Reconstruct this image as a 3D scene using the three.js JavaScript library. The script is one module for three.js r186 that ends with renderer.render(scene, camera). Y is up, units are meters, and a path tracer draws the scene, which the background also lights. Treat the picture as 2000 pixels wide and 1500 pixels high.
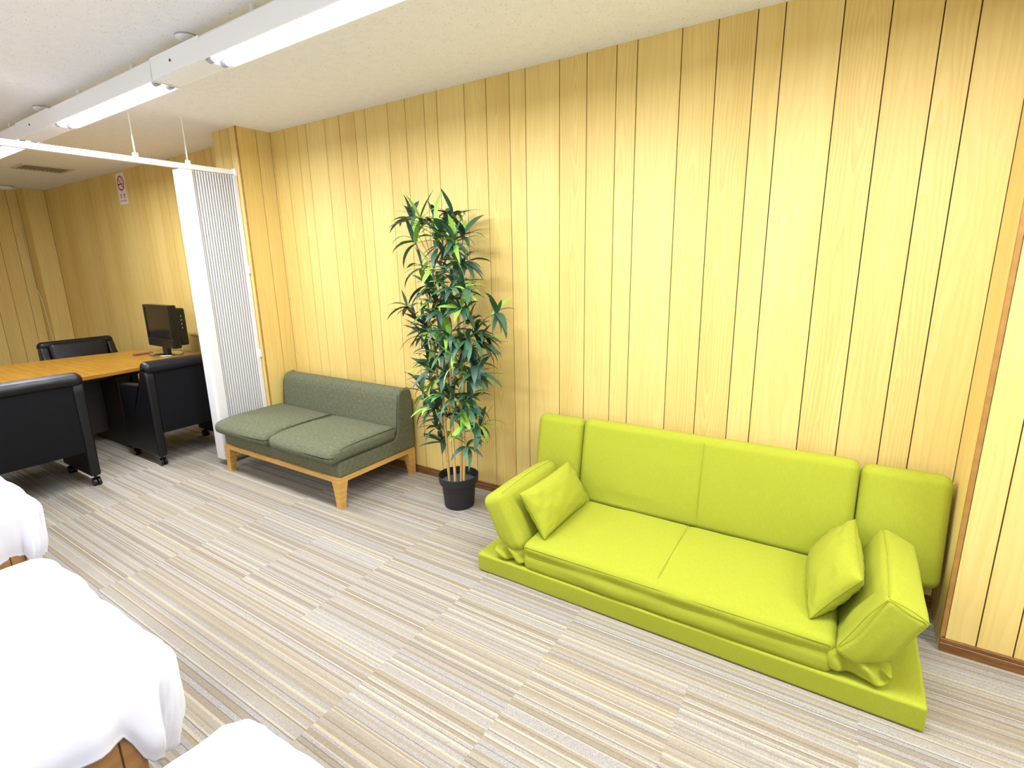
import * as THREE from 'three';
import { mergeGeometries } from 'three/addons/utils/BufferGeometryUtils.js';
import { RoundedBoxGeometry } from 'three/addons/geometries/RoundedBoxGeometry.js';
import { ImprovedNoise } from 'three/addons/math/ImprovedNoise.js';
import { RectAreaLightUniformsLib } from 'three/addons/lights/RectAreaLightUniformsLib.js';

// ------------------------------------------------------------------ camera, exposure
const scene = new THREE.Scene();
scene.background = new THREE.Color(0x000000);
const camera = new THREE.PerspectiveCamera(72.8985, 2000 / 1500, 0.05, 60);
camera.position.set(0, 1.46606, 2.57908);
camera.rotation.set(-0.230352, 0.579382, -0.0207354, 'YXZ');
const renderer = new THREE.WebGLRenderer({ antialias: true });
renderer.toneMapping = THREE.LinearToneMapping;
renderer.toneMappingExposure = 1.0;
renderer.shadowMap.enabled = true;
RectAreaLightUniformsLib.init();
const LAMP_NITS = 99;                                   // brightness of every fluorescent fitting
const LAMP_COLOR = new THREE.Color().setRGB(0.93, 0.975, 1.10);

// ------------------------------------------------------------------ helpers
function rng(seed) { let a = seed >>> 0; return () => { a = (a + 0x6D2B79F5) | 0; let t = Math.imul(a ^ (a >>> 15), 1 | a); t = (t + Math.imul(t ^ (t >>> 7), 61 | t)) ^ t; return ((t ^ (t >>> 14)) >>> 0) / 4294967296; }; }
const perlin = new ImprovedNoise();
const nz = (x, y, z = 0) => perlin.noise(x, y, z);
const V = (x, y, z) => new THREE.Vector3(x, y, z);
const clamp = (x, a, b) => Math.min(b, Math.max(a, x));
const smooth = (a, b, x) => { const t = clamp((x - a) / (b - a), 0, 1); return t * t * (3 - 2 * t); };
const used = new Map();
function numbered(name) { const n = used.get(name) || 0; used.set(name, n + 1); return n ? `${name}_${String(n).padStart(3, '0')}` : name; }
function mesh(name, geo, mat, parent) {
  const m = new THREE.Mesh(geo, mat); m.name = name; m.castShadow = m.receiveShadow = true; parent.add(m); return m;
}
function thing(name, label, category, [x, y, z] = [0, 0, 0], turn = 0, group) {
  const o = new THREE.Group(); o.name = numbered(name); o.position.set(x, y, z); o.rotation.y = turn;
  o.userData = { label, category }; if (group) o.userData.group = group; scene.add(o); return o;
}
function single(name, geo, mat, label, category, group) {
  const m = mesh(numbered(name), geo, mat, scene); m.userData = { label, category }; if (group) m.userData.group = group; return m;
}
function structGroup(name, label) { const o = new THREE.Group(); o.name = name; o.userData = { kind: 'structure', label, category: name.split('_')[0] }; scene.add(o); return o; }
function struct(name, geo, mat, label) { const m = mesh(name, geo, mat, scene); m.userData = { kind: 'structure', label, category: name.split('_')[0] }; return m; }
function box(x0, x1, y0, y1, z0, z1) { const g = new THREE.BoxGeometry(x1 - x0, y1 - y0, z1 - z0); g.translate((x0 + x1) / 2, (y0 + y1) / 2, (z0 + z1) / 2); return g; }
function rbox(x0, x1, y0, y1, z0, z1, r = 0.006, s = 3) { const g = new RoundedBoxGeometry(x1 - x0, y1 - y0, z1 - z0, s, r); g.translate((x0 + x1) / 2, (y0 + y1) / 2, (z0 + z1) / 2); return g; }
function cyl(r0, r1, h, x, y, z, seg = 20) { const g = new THREE.CylinderGeometry(r1, r0, h, seg); g.translate(x, y + h / 2, z); return g; }
function merge(list) { return mergeGeometries(list.map(g => { const q = g.index ? g.toNonIndexed() : g; for (const k of Object.keys(q.attributes)) if (!['position', 'normal', 'uv'].includes(k)) q.deleteAttribute(k); return q; })); }
function tube(points, r, seg = 24, rad = 6) { return new THREE.TubeGeometry(new THREE.CatmullRomCurve3(points), seg, r, rad, false); }
// uv in metres from the dominant direction of each vertex normal
function boxUV(g, s = 1) {
  const p = g.attributes.position, n = g.attributes.normal, uv = new Float32Array(p.count * 2);
  for (let i = 0; i < p.count; i++) {
    const ax = Math.abs(n.getX(i)), ay = Math.abs(n.getY(i)), az = Math.abs(n.getZ(i));
    let u, v;
    if (ay >= ax && ay >= az) { u = p.getX(i); v = p.getZ(i); } else if (ax >= az) { u = p.getZ(i); v = p.getY(i); } else { u = p.getX(i); v = p.getY(i); }
    uv[i * 2] = u * s; uv[i * 2 + 1] = v * s;
  }
  g.setAttribute('uv', new THREE.BufferAttribute(uv, 2)); return g;
}
function smoothNormals(g) {
  g.computeVertexNormals();
  const p = g.attributes.position, n = g.attributes.normal, m = new Map(), key = i => `${Math.round(p.getX(i) * 2e4)},${Math.round(p.getY(i) * 2e4)},${Math.round(p.getZ(i) * 2e4)}`;
  for (let i = 0; i < p.count; i++) { const k = key(i), a = m.get(k) || [0, 0, 0]; a[0] += n.getX(i); a[1] += n.getY(i); a[2] += n.getZ(i); m.set(k, a); }
  for (let i = 0; i < p.count; i++) { const a = m.get(key(i)), l = Math.hypot(...a) || 1; n.setXYZ(i, a[0] / l, a[1] / l, a[2] / l); }
  return g;
}
// upholstered block centred on the origin: rounded edges, puffed faces, optional displacement of every point
function softBox(w, h, d, r, { n = [14, 6, 10], bulge = [0, 0, 0], disp = null, round = 3 } = {}) {
  const H = [w / 2, h / 2, d / 2];
  const list = (half, k) => { const a = []; for (let i = round; i >= 1; i--) a.push(-(half - r) - r * Math.tan(Math.PI / 4 * i / round)); for (let i = 0; i <= k; i++) a.push(-(half - r) + 2 * (half - r) * i / k); for (let i = 1; i <= round; i++) a.push(half - r + r * Math.tan(Math.PI / 4 * i / round)); return a; };
  const L = [list(H[0], n[0]), list(H[1], n[1]), list(H[2], n[2])];
  const pos = [], uv = [], idx = [];
  for (let ax = 0; ax < 3; ax++) for (const sg of [-1, 1]) {
    const b = (ax + 1) % 3, c = (ax + 2) % 3, base = pos.length / 3, nb = L[b].length, nc = L[c].length;
    for (let j = 0; j < nc; j++) for (let i = 0; i < nb; i++) {
      const q = [0, 0, 0]; q[ax] = sg * H[ax]; q[b] = L[b][i]; q[c] = L[c][j];
      const inn = q.map((t, k) => clamp(t, -(H[k] - r), H[k] - r)), dv = q.map((t, k) => t - inn[k]), l = Math.hypot(...dv) || 1;
      const o = inn.map((t, k) => t + dv[k] / l * r);
      for (let k = 0; k < 3; k++) { const e = (k + 1) % 3, f = (k + 2) % 3; o[k] += Math.sign(o[k]) * bulge[k] * Math.abs(q[k] / H[k]) * (1 - (q[e] / H[e]) ** 2) * (1 - (q[f] / H[f]) ** 2); }
      let P = V(...o); if (disp) P = disp(P, ax, sg) || P;
      pos.push(P.x, P.y, P.z);
      uv.push(ax === 0 ? P.z : P.x, ax === 1 ? P.z : P.y);
    }
    for (let j = 0; j < nc - 1; j++) for (let i = 0; i < nb - 1; i++) {
      const a = base + j * nb + i, e = a + 1, f = a + nb, g = f + 1;
      if (sg > 0) idx.push(a, e, g, a, g, f); else idx.push(a, g, e, a, f, g);
    }
  }
  const g = new THREE.BufferGeometry(); g.setAttribute('position', new THREE.Float32BufferAttribute(pos, 3)); g.setAttribute('uv', new THREE.Float32BufferAttribute(uv, 2)); g.setIndex(idx);
  return smoothNormals(g);
}
function extrude(pts, depth, bevel = 0, seg = 2) {      // pts: [x, y] outline; extruded along +z, bevel inside the depth
  const s = pts instanceof THREE.Shape ? pts : new THREE.Shape(pts.map(p => p.isVector2 ? p : new THREE.Vector2(p[0], p[1])));
  const g = new THREE.ExtrudeGeometry(s, { depth: depth - 2 * bevel, bevelEnabled: bevel > 0, bevelThickness: bevel, bevelSize: bevel, bevelOffset: -bevel, bevelSegments: seg, curveSegments: 10 });
  g.translate(0, 0, bevel); return g;
}
function roundedOutline(pts, radii, steps = 5) {        // polygon with rounded corners
  const out = [], N = pts.length;
  for (let i = 0; i < N; i++) {
    const p = new THREE.Vector2(...pts[i]), a = new THREE.Vector2(...pts[(i + N - 1) % N]).sub(p), b = new THREE.Vector2(...pts[(i + 1) % N]).sub(p), r = Array.isArray(radii) ? radii[i] : radii;
    if (!r) { out.push(p); continue; }
    const la = Math.min(r, a.length() * 0.49), lb = Math.min(r, b.length() * 0.49), A = p.clone().addScaledVector(a.normalize(), la), B = p.clone().addScaledVector(b.normalize(), lb);
    for (let k = 0; k <= steps; k++) { const t = k / steps; out.push(new THREE.Vector2((1 - t) ** 2 * A.x + 2 * t * (1 - t) * p.x + t * t * B.x, (1 - t) ** 2 * A.y + 2 * t * (1 - t) * p.y + t * t * B.y)); }
  }
  return out;
}
// ------------------------------------------------------------------ textures
function dataTex(w, h, fn, srgb = true) {
  const a = new Uint8Array(w * h * 4);
  for (let y = 0; y < h; y++) for (let x = 0; x < w; x++) { const c = fn(x, y), i = (y * w + x) * 4; a[i] = clamp(c[0], 0, 255); a[i + 1] = clamp(c[1], 0, 255); a[i + 2] = clamp(c[2], 0, 255); a[i + 3] = 255; }
  const t = new THREE.DataTexture(a, w, h); t.wrapS = t.wrapT = THREE.RepeatWrapping; t.magFilter = THREE.LinearFilter; t.minFilter = THREE.LinearMipmapLinearFilter; t.generateMipmaps = true;
  if (srgb) t.colorSpace = THREE.SRGBColorSpace; t.needsUpdate = true; return t;
}
const mixc = (a, b, t) => [a[0] + (b[0] - a[0]) * t, a[1] + (b[1] - a[1]) * t, a[2] + (b[2] - a[2]) * t];
// printed maple panelling: one sheet of four boards, 0.609 x 2.45 m
const SHEET = 0.6093, CUTS = [0, 0.203, 0.355, 0.508, SHEET], RH = 2.45;
function mapleSheet(seed) {
  const W = 512, Hh = 1536, R = rng(seed), B = [];
  for (let i = 0; i < 4; i++) B.push({ c: (CUTS[i] + CUTS[i + 1]) / 2 + (R() - 0.5) * 0.06, d0: 0.004 + R() * 0.02, k: (R() < 0.5 ? -1 : 1) * (0.012 + R() * 0.016), o: R() * 50, tone: (R() - 0.5) * 0.25, fl: R() < 0.55 });
  const lo = [207, 171, 92], mid = [221, 191, 110], hi = [231, 205, 130];
  return dataTex(W, Hh, (px, py) => {
    const x = px / W * SHEET, y = py / Hh * RH; let i = 0; while (i < 3 && x > CUTS[i + 1]) i++;
    const b = B[i], du = x - b.c + 0.02 * nz(y * 1.1, b.o), dep = b.d0 + b.k * (y - 1.2) + 0.03 * nz(y * 1.6, b.o + 9);
    const dist = b.fl ? Math.sqrt(du * du + dep * dep * 1.2) : Math.abs(du) + 0.02 * nz(y * 2, b.o);
    const ring = dist * (b.fl ? 78 : 34) + 1.7 * nz(x * 11, y * 1.5, b.o) + 0.35 * nz(x * 45, y * 6, b.o);
    const f = ring - Math.floor(ring), band = smooth(0.1, 0.85, f) * (1 - smooth(0.9, 1, f));
    const streak = nz(x * 190, y * 2.6, b.o) * 0.5 + nz(x * 420, y * 6, b.o) * 0.35, broad = nz(x * 9, y * 0.8, b.o + 20);
    let t = 0.55 + b.tone + 0.30 * broad + 0.20 * streak - (b.fl ? 0.32 : 0.20) * band + 0.07;
    return t < 0.5 ? mixc(lo, mid, clamp(t * 2, 0, 1)) : mixc(mid, hi, clamp(t * 2 - 1, 0, 1));
  });
}
// striped carpet tile, 0.5 m, stripes along u
function carpetTile(seed) {
  const N = 512, R = rng(seed), rows = new Array(N);
  const cream = [176, 166, 142], tan = [144, 132, 112], grey = [153, 148, 141], pale = [156, 147, 131], dark = [122, 113, 106], sand = [150, 138, 116];
  let y = 0, last = -1;
  while (y < N) {
    let k = Math.floor(R() * 6); if (k === last) k = (k + 1) % 6; last = k;
    const col = [cream, tan, grey, pale, sand, grey][k], w = k === 0 ? 4 + R() * 3 : 7 + R() * 13;
    const speck = k === 2 || k === 5 ? 34 : 20;
    for (let j = 0; j < w && y < N; j++, y++) rows[y] = [col, speck];
    if (R() < 0.6) { const q = R() < 0.45 ? cream : dark, w2 = q === cream ? 4 : 2 + R() * 2; for (let j = 0; j < w2 && y < N; j++, y++) rows[y] = [q, 20]; }
  }
  const Q = rng(seed + 7);
  return dataTex(N, N, (px, py) => {
    const [c, s] = rows[py], g = (Q() - 0.5) * 2 * s + 6 * nz(px * 0.05, py * 0.6, seed) + ((py % 4) === 0 ? -9 : 0) + ((px + (py >> 2) * 3) % 5 === 0 ? -7 : 0);
    return [c[0] + g, c[1] + g, c[2] + g];
  });
}
const ceilTex = (() => {
  const N = 1024, R = rng(5), dots = new Float32Array(N * N);
  for (let i = 0; i < 5200; i++) { const x = Math.floor(R() * N), y = Math.floor(R() * N), s = R() < 0.1 ? 2 : R() < 0.5 ? 1 : 0, d = 0.25 + 0.55 * R(); for (let a = -s; a <= s; a++) for (let b = -s; b <= s; b++) if (a * a + b * b <= s * s) { const q = ((y + a + N) % N) * N + (x + b + N) % N; dots[q] = Math.max(dots[q], d); } }
  return dataTex(N, N, (x, y) => { const d = dots[y * N + x], g = 3 * nz(x * 0.02, y * 0.02); return mixc([243 + g, 243 + g, 241 + g], [140, 118, 88], d * 0.8); });
})();
const weaveTex = dataTex(256, 256, (() => { const R = rng(11); return (x, y) => { const t = ((x >> 1) + (y >> 1)) % 2 ? 6 : -6, g = 236 + t + (R() - 0.5) * 22 + 8 * nz(x * 0.35, y * 0.02) + 8 * nz(x * 0.02, y * 0.35, 4); return [g, g, g]; }; })());
const heatherTex = dataTex(256, 256, (() => { const R = rng(12); return (x, y) => { const q = R(), c = q < 0.4 ? [88, 93, 64] : q < 0.7 ? [108, 110, 86] : q < 0.87 ? [70, 77, 54] : [116, 102, 80], g = 10 * nz(x * 0.06, y * 0.06); return [c[0] + g, c[1] + g, c[2] + g]; }; })());
const grainTex = dataTex(256, 256, (x, y) => { const g = 128 + 70 * nz(x * 0.16, y * 0.16) + 50 * nz(x * 0.33, y * 0.33, 3); return [g, g, g]; }, false);
function woodTex(lo, hi, seed) { return dataTex(256, 256, (x, y) => { const r = (y * 0.09 + 1.4 * nz(x * 0.012, y * 0.05, seed)), t = 0.5 + 0.35 * Math.sin(r * 3) + 0.35 * nz(x * 0.02, y * 0.5, seed) + 0.2 * nz(x * 0.05, y * 1.2, seed); return mixc(lo, hi, clamp(t, 0, 1)); }); }
const rep = (t, u, v = u) => { const c = t.clone(); c.repeat.set(u, v); c.needsUpdate = true; return c; };

// ------------------------------------------------------------------ materials
const std = o => new THREE.MeshStandardMaterial({ side: THREE.DoubleSide, ...o });
const lin = (r, g, b) => new THREE.Color().setRGB(r, g, b);
const M = {
  maple: [mapleSheet(21), mapleSheet(47)].map(map => std({ map, roughness: 0.55 })),
  groove: std({ color: 0x43290f, roughness: 0.9 }),
  cornerTrim: std({ map: rep(woodTex([152, 108, 46], [172, 126, 60], 3), 3, 3), roughness: 0.5 }),
  skirting: std({ map: rep(woodTex([104, 66, 24], [136, 90, 38], 4), 3, 3), roughness: 0.5 }),
  ceiling: std({ map: ceilTex, roughness: 0.95 }),
  carpet: [3, 14, 25, 36].map(s => std({ map: carpetTile(s), roughness: 1 })),
  underlay: std({ color: 0x7d7264, roughness: 1 }),
  plainWall: std({ color: 0xf1f1ee, roughness: 0.8 }),
  white: std({ color: 0xe9e8e4, roughness: 0.5 }),
  partition: std({ color: 0xdcdad7, roughness: 0.6 }),
  whiteMetal: std({ color: 0xf4f4f2, roughness: 0.4 }),
  lime: std({ color: lin(0.400, 0.430, 0.022), map: rep(weaveTex, 7), bumpMap: rep(weaveTex, 7), bumpScale: 0.0006, roughness: 0.95 }),
  limeThread: std({ color: lin(0.27, 0.30, 0.015), roughness: 0.9 }),
  olive: std({ map: rep(heatherTex, 3.2), bumpMap: rep(heatherTex, 3.2), bumpScale: 0.0006, roughness: 1 }),
  oliveThread: std({ color: 0x42472f, roughness: 1 }),
  beech: std({ map: rep(woodTex([196, 148, 72], [210, 166, 88], 8), 2.2, 2.2), roughness: 0.5 }),
  leather: new THREE.MeshPhysicalMaterial({ side: THREE.DoubleSide, color: 0x0a0a0e, roughness: 0.42, specularIntensity: 0.75, bumpMap: rep(grainTex, 4), bumpScale: 0.0006 }),
  leatherPanel: new THREE.MeshPhysicalMaterial({ side: THREE.DoubleSide, color: 0x0a0a0d, roughness: 0.75, specularIntensity: 0.35, bumpMap: rep(grainTex, 4), bumpScale: 0.0005 }),
  blackPlastic: std({ color: 0x101012, roughness: 0.3 }),
  tableTop: std({ map: rep(woodTex([148, 102, 26], [170, 124, 42], 6), 1.4, 1.4), roughness: 0.28 }),
  tableBase: std({ color: 0x2a1d18, roughness: 0.5 }),
  screen: std({ color: 0x16110f, roughness: 0.12 }),
  chrome: std({ color: 0xc9c9cc, roughness: 0.18, metalness: 1 }),
  pot: std({ color: 0x1d1e20, roughness: 0.6 }),
  potFill: std({ color: 0x55575c, roughness: 0.9 }),
  cane: std({ map: rep(dataTex(64, 128, (x, y) => { const t = 0.5 + 0.5 * nz(x * 0.1, y * 0.06); return mixc([200, 168, 98], [230, 202, 138], t); }), 1, 1), roughness: 0.55 }),
  caneNode: std({ color: 0x9d7b40, roughness: 0.7 }),
  twig: std({ color: 0x6f5a35, roughness: 0.8 }),
  leaf: [[0.030, 0.085, 0.045], [0.045, 0.125, 0.055], [0.025, 0.070, 0.042], [0.22, 0.42, 0.045], [0.30, 0.50, 0.10]].map(c => std({ color: lin(...c), roughness: 0.5 })),
  linen: std({ color: lin(0.82, 0.83, 0.90), map: null, roughness: 0.95, bumpMap: rep(weaveTex, 8), bumpScale: 0.0004 }),
  mattress: std({ color: lin(0.72, 0.70, 0.72), roughness: 1 }),
  bedWood: std({ map: rep(woodTex([146, 102, 56], [164, 120, 72], 9), 1.5, 1.5), roughness: 0.55 }),
  tubeGlow: std({ color: 0xffffff, emissive: lin(1, 1, 1), emissiveIntensity: 6, roughness: 0.4 }),
  reflector: std({ color: 0xf4f4f2, roughness: 0.35 }),
  socket: std({ color: 0xa6a8b6, roughness: 0.6 }),
  grille: std({ color: 0x9a8a6c, roughness: 0.8 }),
  ventFrame: std({ color: 0xcfc3a4, roughness: 0.7 }),
  screw: std({ color: 0x4a4540, roughness: 0.5 }),
  cord: std({ color: 0xd8cda8, roughness: 0.7 }),
};

// ------------------------------------------------------------------ room shell
const XL = -8.8, XR = 2.3, ZB = 5.2, T = 0.12;         // far left wall, right wall, wall behind the camera
{ // floor of 0.5 m carpet tiles
  const f = structGroup('floor', 'beige striped carpet tile floor');
  mesh('underlay', box(XL - T, XR + T, -0.10, -0.008, -T, ZB + T), M.underlay, f);
  const g = box(-0.2499, 0.2499, -0.008, 0, -0.2499, 0.2499), R = rng(77);
  { const p = g.attributes.position, uv = g.attributes.uv; for (let i = 0; i < p.count; i++) uv.setXY(i, p.getX(i) / 0.5 + 0.5, p.getZ(i) / 0.5 + 0.5); }
  for (let i = -15; i <= 7; i++) for (let j = 0; j < 11; j++) {
    const x0 = -1.34 + 0.5 * i, z0 = -0.04 + 0.5 * j; if (x0 + 0.5 < XL || x0 > XR || z0 > ZB) continue;
    const t = mesh('carpet_tile', g, M.carpet[Math.floor(R() * 4)], f); t.position.set(x0 + 0.25, 0, z0 + 0.25); if (R() < 0.5) t.rotation.y = Math.PI;
  }
}
{ const g = box(XL - T, XR + T, RH, RH + 0.12, -T, ZB + T); const p = g.attributes.position, uv = g.attributes.uv; for (let i = 0; i < p.count; i++) uv.setXY(i, p.getX(i) / 1.1, p.getZ(i) / 1.1); struct('ceiling', g, M.ceiling, 'speckled cream acoustic ceiling'); }
// boards laid along a wall: frame gives the wall's start, direction and outward normal
const boardCache = new Map();
function boards(parent, start, dir, normal, length, grooveAt, y0 = 0, y1 = RH) {
  // grooveAt: list of [from, to, sheetOffset, variant]; board face lies on the plane through start
  const ang = Math.atan2(-dir.z, dir.x);
  for (const [a, b, s, v] of grooveAt) {
    const w = b - a, key = [w.toFixed(4), s.toFixed(3), y0, y1].join();
    let g = boardCache.get(key);
    if (!g) {
      g = new THREE.BoxGeometry(w - 0.0042, y1 - y0, 0.006); g.translate(w / 2, (y0 + y1) / 2, 0);
      const p = g.attributes.position, uv = g.attributes.uv;
      for (let i = 0; i < p.count; i++) uv.setXY(i, (s + p.getX(i)) / SHEET, p.getY(i) / RH);
      boardCache.set(key, g);
    }
    const m = mesh('panel_board', g, M.maple[v], parent);
    m.position.copy(start).addScaledVector(dir, a).addScaledVector(normal, -0.003); m.rotation.y = ang;
  }
}
function layout(from, to, anchor, alt = 0) {             // boards between two positions, with a sheet joint at anchor
  const cuts = []; let k = Math.floor((from - anchor) / SHEET) - 1;
  for (; anchor + k * SHEET < to; k++) for (let i = 0; i < 4; i++) {
    const a = Math.max(from, anchor + k * SHEET + CUTS[i]), b = Math.min(to, anchor + k * SHEET + CUTS[i + 1]);
    if (b - a > 0.012) cuts.push([a - from, b - from, a - (anchor + k * SHEET), ((k % 2) + 2 + alt) % 2]);
  }
  return cuts;
}
const COLX0 = -4.14, COLX1 = -3.82, COLZ = 0.265, BOXX = 0.415, BOXZ = 0.287, PILX = -8.55, PILZ = 0.205;
{
  const w = structGroup('wall_back', 'yellow maple board wall behind the sofas');
  mesh('backing', box(COLX1, BOXX, 0, RH, -T, -0.0055), M.groove, w);
  boards(w, V(COLX1, 0, 0), V(1, 0, 0), V(0, 0, 1), BOXX - COLX1, layout(COLX1, BOXX, -3.394));
  const w2 = structGroup('wall_far', 'yellow maple board wall of the meeting corner beyond the partition');
  mesh('backing', box(XL, COLX0, 0, RH, -T, -0.0055), M.groove, w2);
  boards(w2, V(PILX, 0, 0), V(1, 0, 0), V(0, 0, 1), COLX0 - PILX, layout(PILX, COLX0, -6.49));
  const c = structGroup('wall_column', 'boxed board column projecting between the two wall stretches');
  mesh('backing', box(COLX0 + 0.006, COLX1 - 0.006, 0, RH, -T, COLZ - 0.006), M.groove, c);
  boards(c, V(COLX0, 0, COLZ), V(1, 0, 0), V(0, 0, 1), 0.32, [[0, 0.107, 0.21, 0], [0.107, 0.221, 0.36, 0], [0.221, 0.307, 0.02, 1]]);
  boards(c, V(COLX1, 0, COLZ - 0.001), V(0, 0, -1), V(1, 0, 0), 0.265, [[0, 0.149, 0.36, 1], [0.149, 0.265, 0.03, 0]]);
  boards(c, V(COLX0, 0, 0), V(0, 0, 1), V(-1, 0, 0), 0.265, [[0, 0.149, 0.36, 0], [0.149, 0.265, 0.03, 0]]);
  const r = structGroup('wall_right_return', 'board wall stepping forward at the right end of the lime sofa');
  mesh('backing', box(BOXX + 0.006, XR, 0, RH, -T, BOXZ - 0.006), M.groove, r);
  boards(r, V(BOXX, 0, BOXZ), V(1, 0, 0), V(0, 0, 1), XR - BOXX, [[0.012, 0.102, 0.508, 0], ...layout(0.517, XR, 0.618 - CUTS[1] + 0.0, 1).map(([a, b, s, v]) => [a + 0.102, b + 0.102, s, v])]);
  boards(r, V(BOXX, 0, 0), V(0, 0, 1), V(-1, 0, 0), BOXZ, [[0, 0.17, 0.02, 1], [0.17, BOXZ - 0.001, 0.36, 1]]);
  const l = structGroup('wall_left', 'yellow board wall at the far end of the room');
  mesh('backing', box(XL - T, XL - 0.0055, 0, RH, -T, ZB + T), M.groove, l);
  boards(l, V(XL, 0, ZB), V(0, 0, -1), V(1, 0, 0), ZB - PILZ, layout(0, ZB - PILZ, (ZB - PILZ) % SHEET));
  const q = structGroup('wall_pilaster', 'board pilaster in the far corner of the room');
  mesh('backing', box(XL, PILX - 0.006, 0, RH, 0, PILZ - 0.006), M.groove, q);
  boards(q, V(PILX, 0, PILZ - 0.001), V(0, 0, -1), V(1, 0, 0), PILZ, [[0, 0.203, 0, 0]]);
  boards(q, V(XL, 0, PILZ), V(1, 0, 0), V(0, 0, 1), PILX - XL, [[0, PILX - XL, 0.21, 1]]);
  struct('wall_right', box(XR, XR + T, 0, RH, -T, ZB + T), M.plainWall, 'plain white wall at the right end');
  struct('wall_front', box(XL - T, XR + T, 0, RH, ZB, ZB + T), M.plainWall, 'plain white wall behind the beds');
  // corner trims and skirting
  struct('trim_1', rbox(COLX1 - 0.014, COLX1 + 0.001, 0.052, RH, COLZ - 0.004, COLZ + 0.004, 0.002, 2), M.cornerTrim, 'brown corner bead of the column');
  struct('trim_2', rbox(BOXX - 0.003, BOXX + 0.012, 0.056, RH, BOXZ - 0.012, BOXZ + 0.002, 0.002, 2), M.cornerTrim, 'brown corner bead beside the lime sofa');
  const prof = [[0, 0], [0.011, 0], [0.011, 0.034], [0.0085, 0.036], [0.0085, 0.038], [0.010, 0.040], [0.010, 0.050], [0.0075, 0.053], [0, 0.053]];
  const skirt = (len) => boxUV(extrude(prof, len));
  const sk = (name, len, x, z, ry, label) => { const m = struct(name, skirt(len), M.skirting, label); m.position.set(x, 0, z); m.rotation.y = ry; };
  sk('baseboard_back', BOXX - COLX1 - 0.012, COLX1 + 0.001, 0, -Math.PI / 2, 'brown skirting under the sofa wall');          // placed below
  scene.getObjectByName('baseboard_back').rotation.y = -Math.PI / 2;
  sk('baseboard_right', XR - BOXX, XR, BOXZ, -Math.PI / 2, 'brown skirting of the stepped wall');
  sk('baseboard_far', COLX0 - PILX, PILX, 0, -Math.PI / 2, 'brown skirting of the meeting corner');
  for (const n of ['baseboard_back', 'baseboard_right', 'baseboard_far']) {   // extrusion runs along +z: turn it along the wall, profile facing the room
    const o = scene.getObjectByName(n), x = n === 'baseboard_back' ? BOXX - 0.001 : n === 'baseboard_right' ? XR : COLX0;
    o.position.x = x;
  }
}

// ------------------------------------------------------------------ fluorescent fittings along the ceiling
const LZ = 1.20, LIP = 2.30, LTOP = 2.395;
const troughShape = [[-0.0635, 0], [-0.0585, 0.0005], [-0.036, 0.030], [0.036, 0.030], [0.0585, 0.0005], [0.0635, 0], [0.064, 0.004], [0.058, 0.085], [0.050, 0.095], [-0.050, 0.095], [-0.058, 0.085], [-0.064, 0.004]];
function fitting(x0, z, label, group) {
  const len = 1.26, o = thing('fluorescent_light', label, 'ceiling light', [x0, LIP, z], 0, group);
  const body = extrude(troughShape, len, 0); body.rotateY(Math.PI / 2); mesh('housing', body, M.whiteMetal, o);
  for (const s of [0.003, len - 0.003]) { const e = extrude([[-0.058, 0.001], [-0.036, 0.030], [0.036, 0.030], [0.058, 0.001]], 0.004); e.rotateY(Math.PI / 2); e.translate(s - 0.002, 0, 0); mesh('end_plate', e, M.whiteMetal, o); }
  for (const s of [-0.029, 0.029]) {
    const g = new THREE.CylinderGeometry(0.0135, 0.0135, len - 0.10, 18); g.rotateZ(Math.PI / 2); g.translate(len / 2, 0.008, s); mesh('tube', g, M.tubeGlow, o);
    for (const e of [0.028, len - 0.028]) { const c = new THREE.CylinderGeometry(0.0155, 0.0155, 0.030, 18); c.rotateZ(Math.PI / 2); c.translate(e, 0.009, s); mesh('lamp_holder', c, M.socket, o); }
  }
  for (const f of [0.3, len - 0.3]) {
    mesh('stem', cyl(0.011, 0.011, RH - LTOP, f, LTOP - LIP, 0, 12), M.white, o);
  }
  const l = new THREE.RectAreaLight(LAMP_COLOR, LAMP_NITS, len - 0.12, 0.112); l.position.set(x0 + len / 2, LIP - 0.008, z); l.rotation.x = -Math.PI / 2; scene.add(l); l.name = 'fluorescent_glow';
  return o;
}
function cover(x0, x1, z, label, group) {
  const o = thing('channel_cover', label, 'light channel', [x0, LIP, z], 0, group), len = x1 - x0;
  mesh('body', boxUV(box(0.001, len - 0.001, 0.006, 0.095, -0.058, 0.058)), M.whiteMetal, o);
  const n = Math.floor((len - 0.03) / 0.011), ribs = [];
  for (let i = 0; i < n; i++) ribs.push(rbox(0.015 + i * 0.011, 0.015 + i * 0.011 + 0.008, 0.002, 0.008, -0.056, 0.056, 0.002, 1));
  const rb = mesh('ribbed_strip', merge(ribs), M.whiteMetal, o);
  const sc = new THREE.CylinderGeometry(0.006, 0.006, 0.004, 12); sc.rotateX(Math.PI / 2); sc.translate(len * 0.42, 0.052, 0.059); mesh('screw', sc, M.screw, o);
  mesh('ceiling_cup', new THREE.LatheGeometry([[0, 0], [0.02, 0], [0.045, 0.018], [0.048, 0.03], [0, 0.03]].map(p => new THREE.Vector2(...p)), 24).translate(len * 0.55, RH - LIP - 0.03, 0), M.white, o);
  mesh('stem', cyl(0.017, 0.017, RH - LTOP, len * 0.55, LTOP - LIP, 0, 14), M.white, o);
  return o;
}
const lampX = [-5.89, -4.05, -2.36, -0.67, 1.02];
const rowLabels = ['farthest lit fitting at the left edge of the ceiling', 'middle lit fitting of the ceiling row', 'nearest lit fitting of the ceiling row', 'over the lime sofa, out of view', 'at the right end, out of view'];
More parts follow.
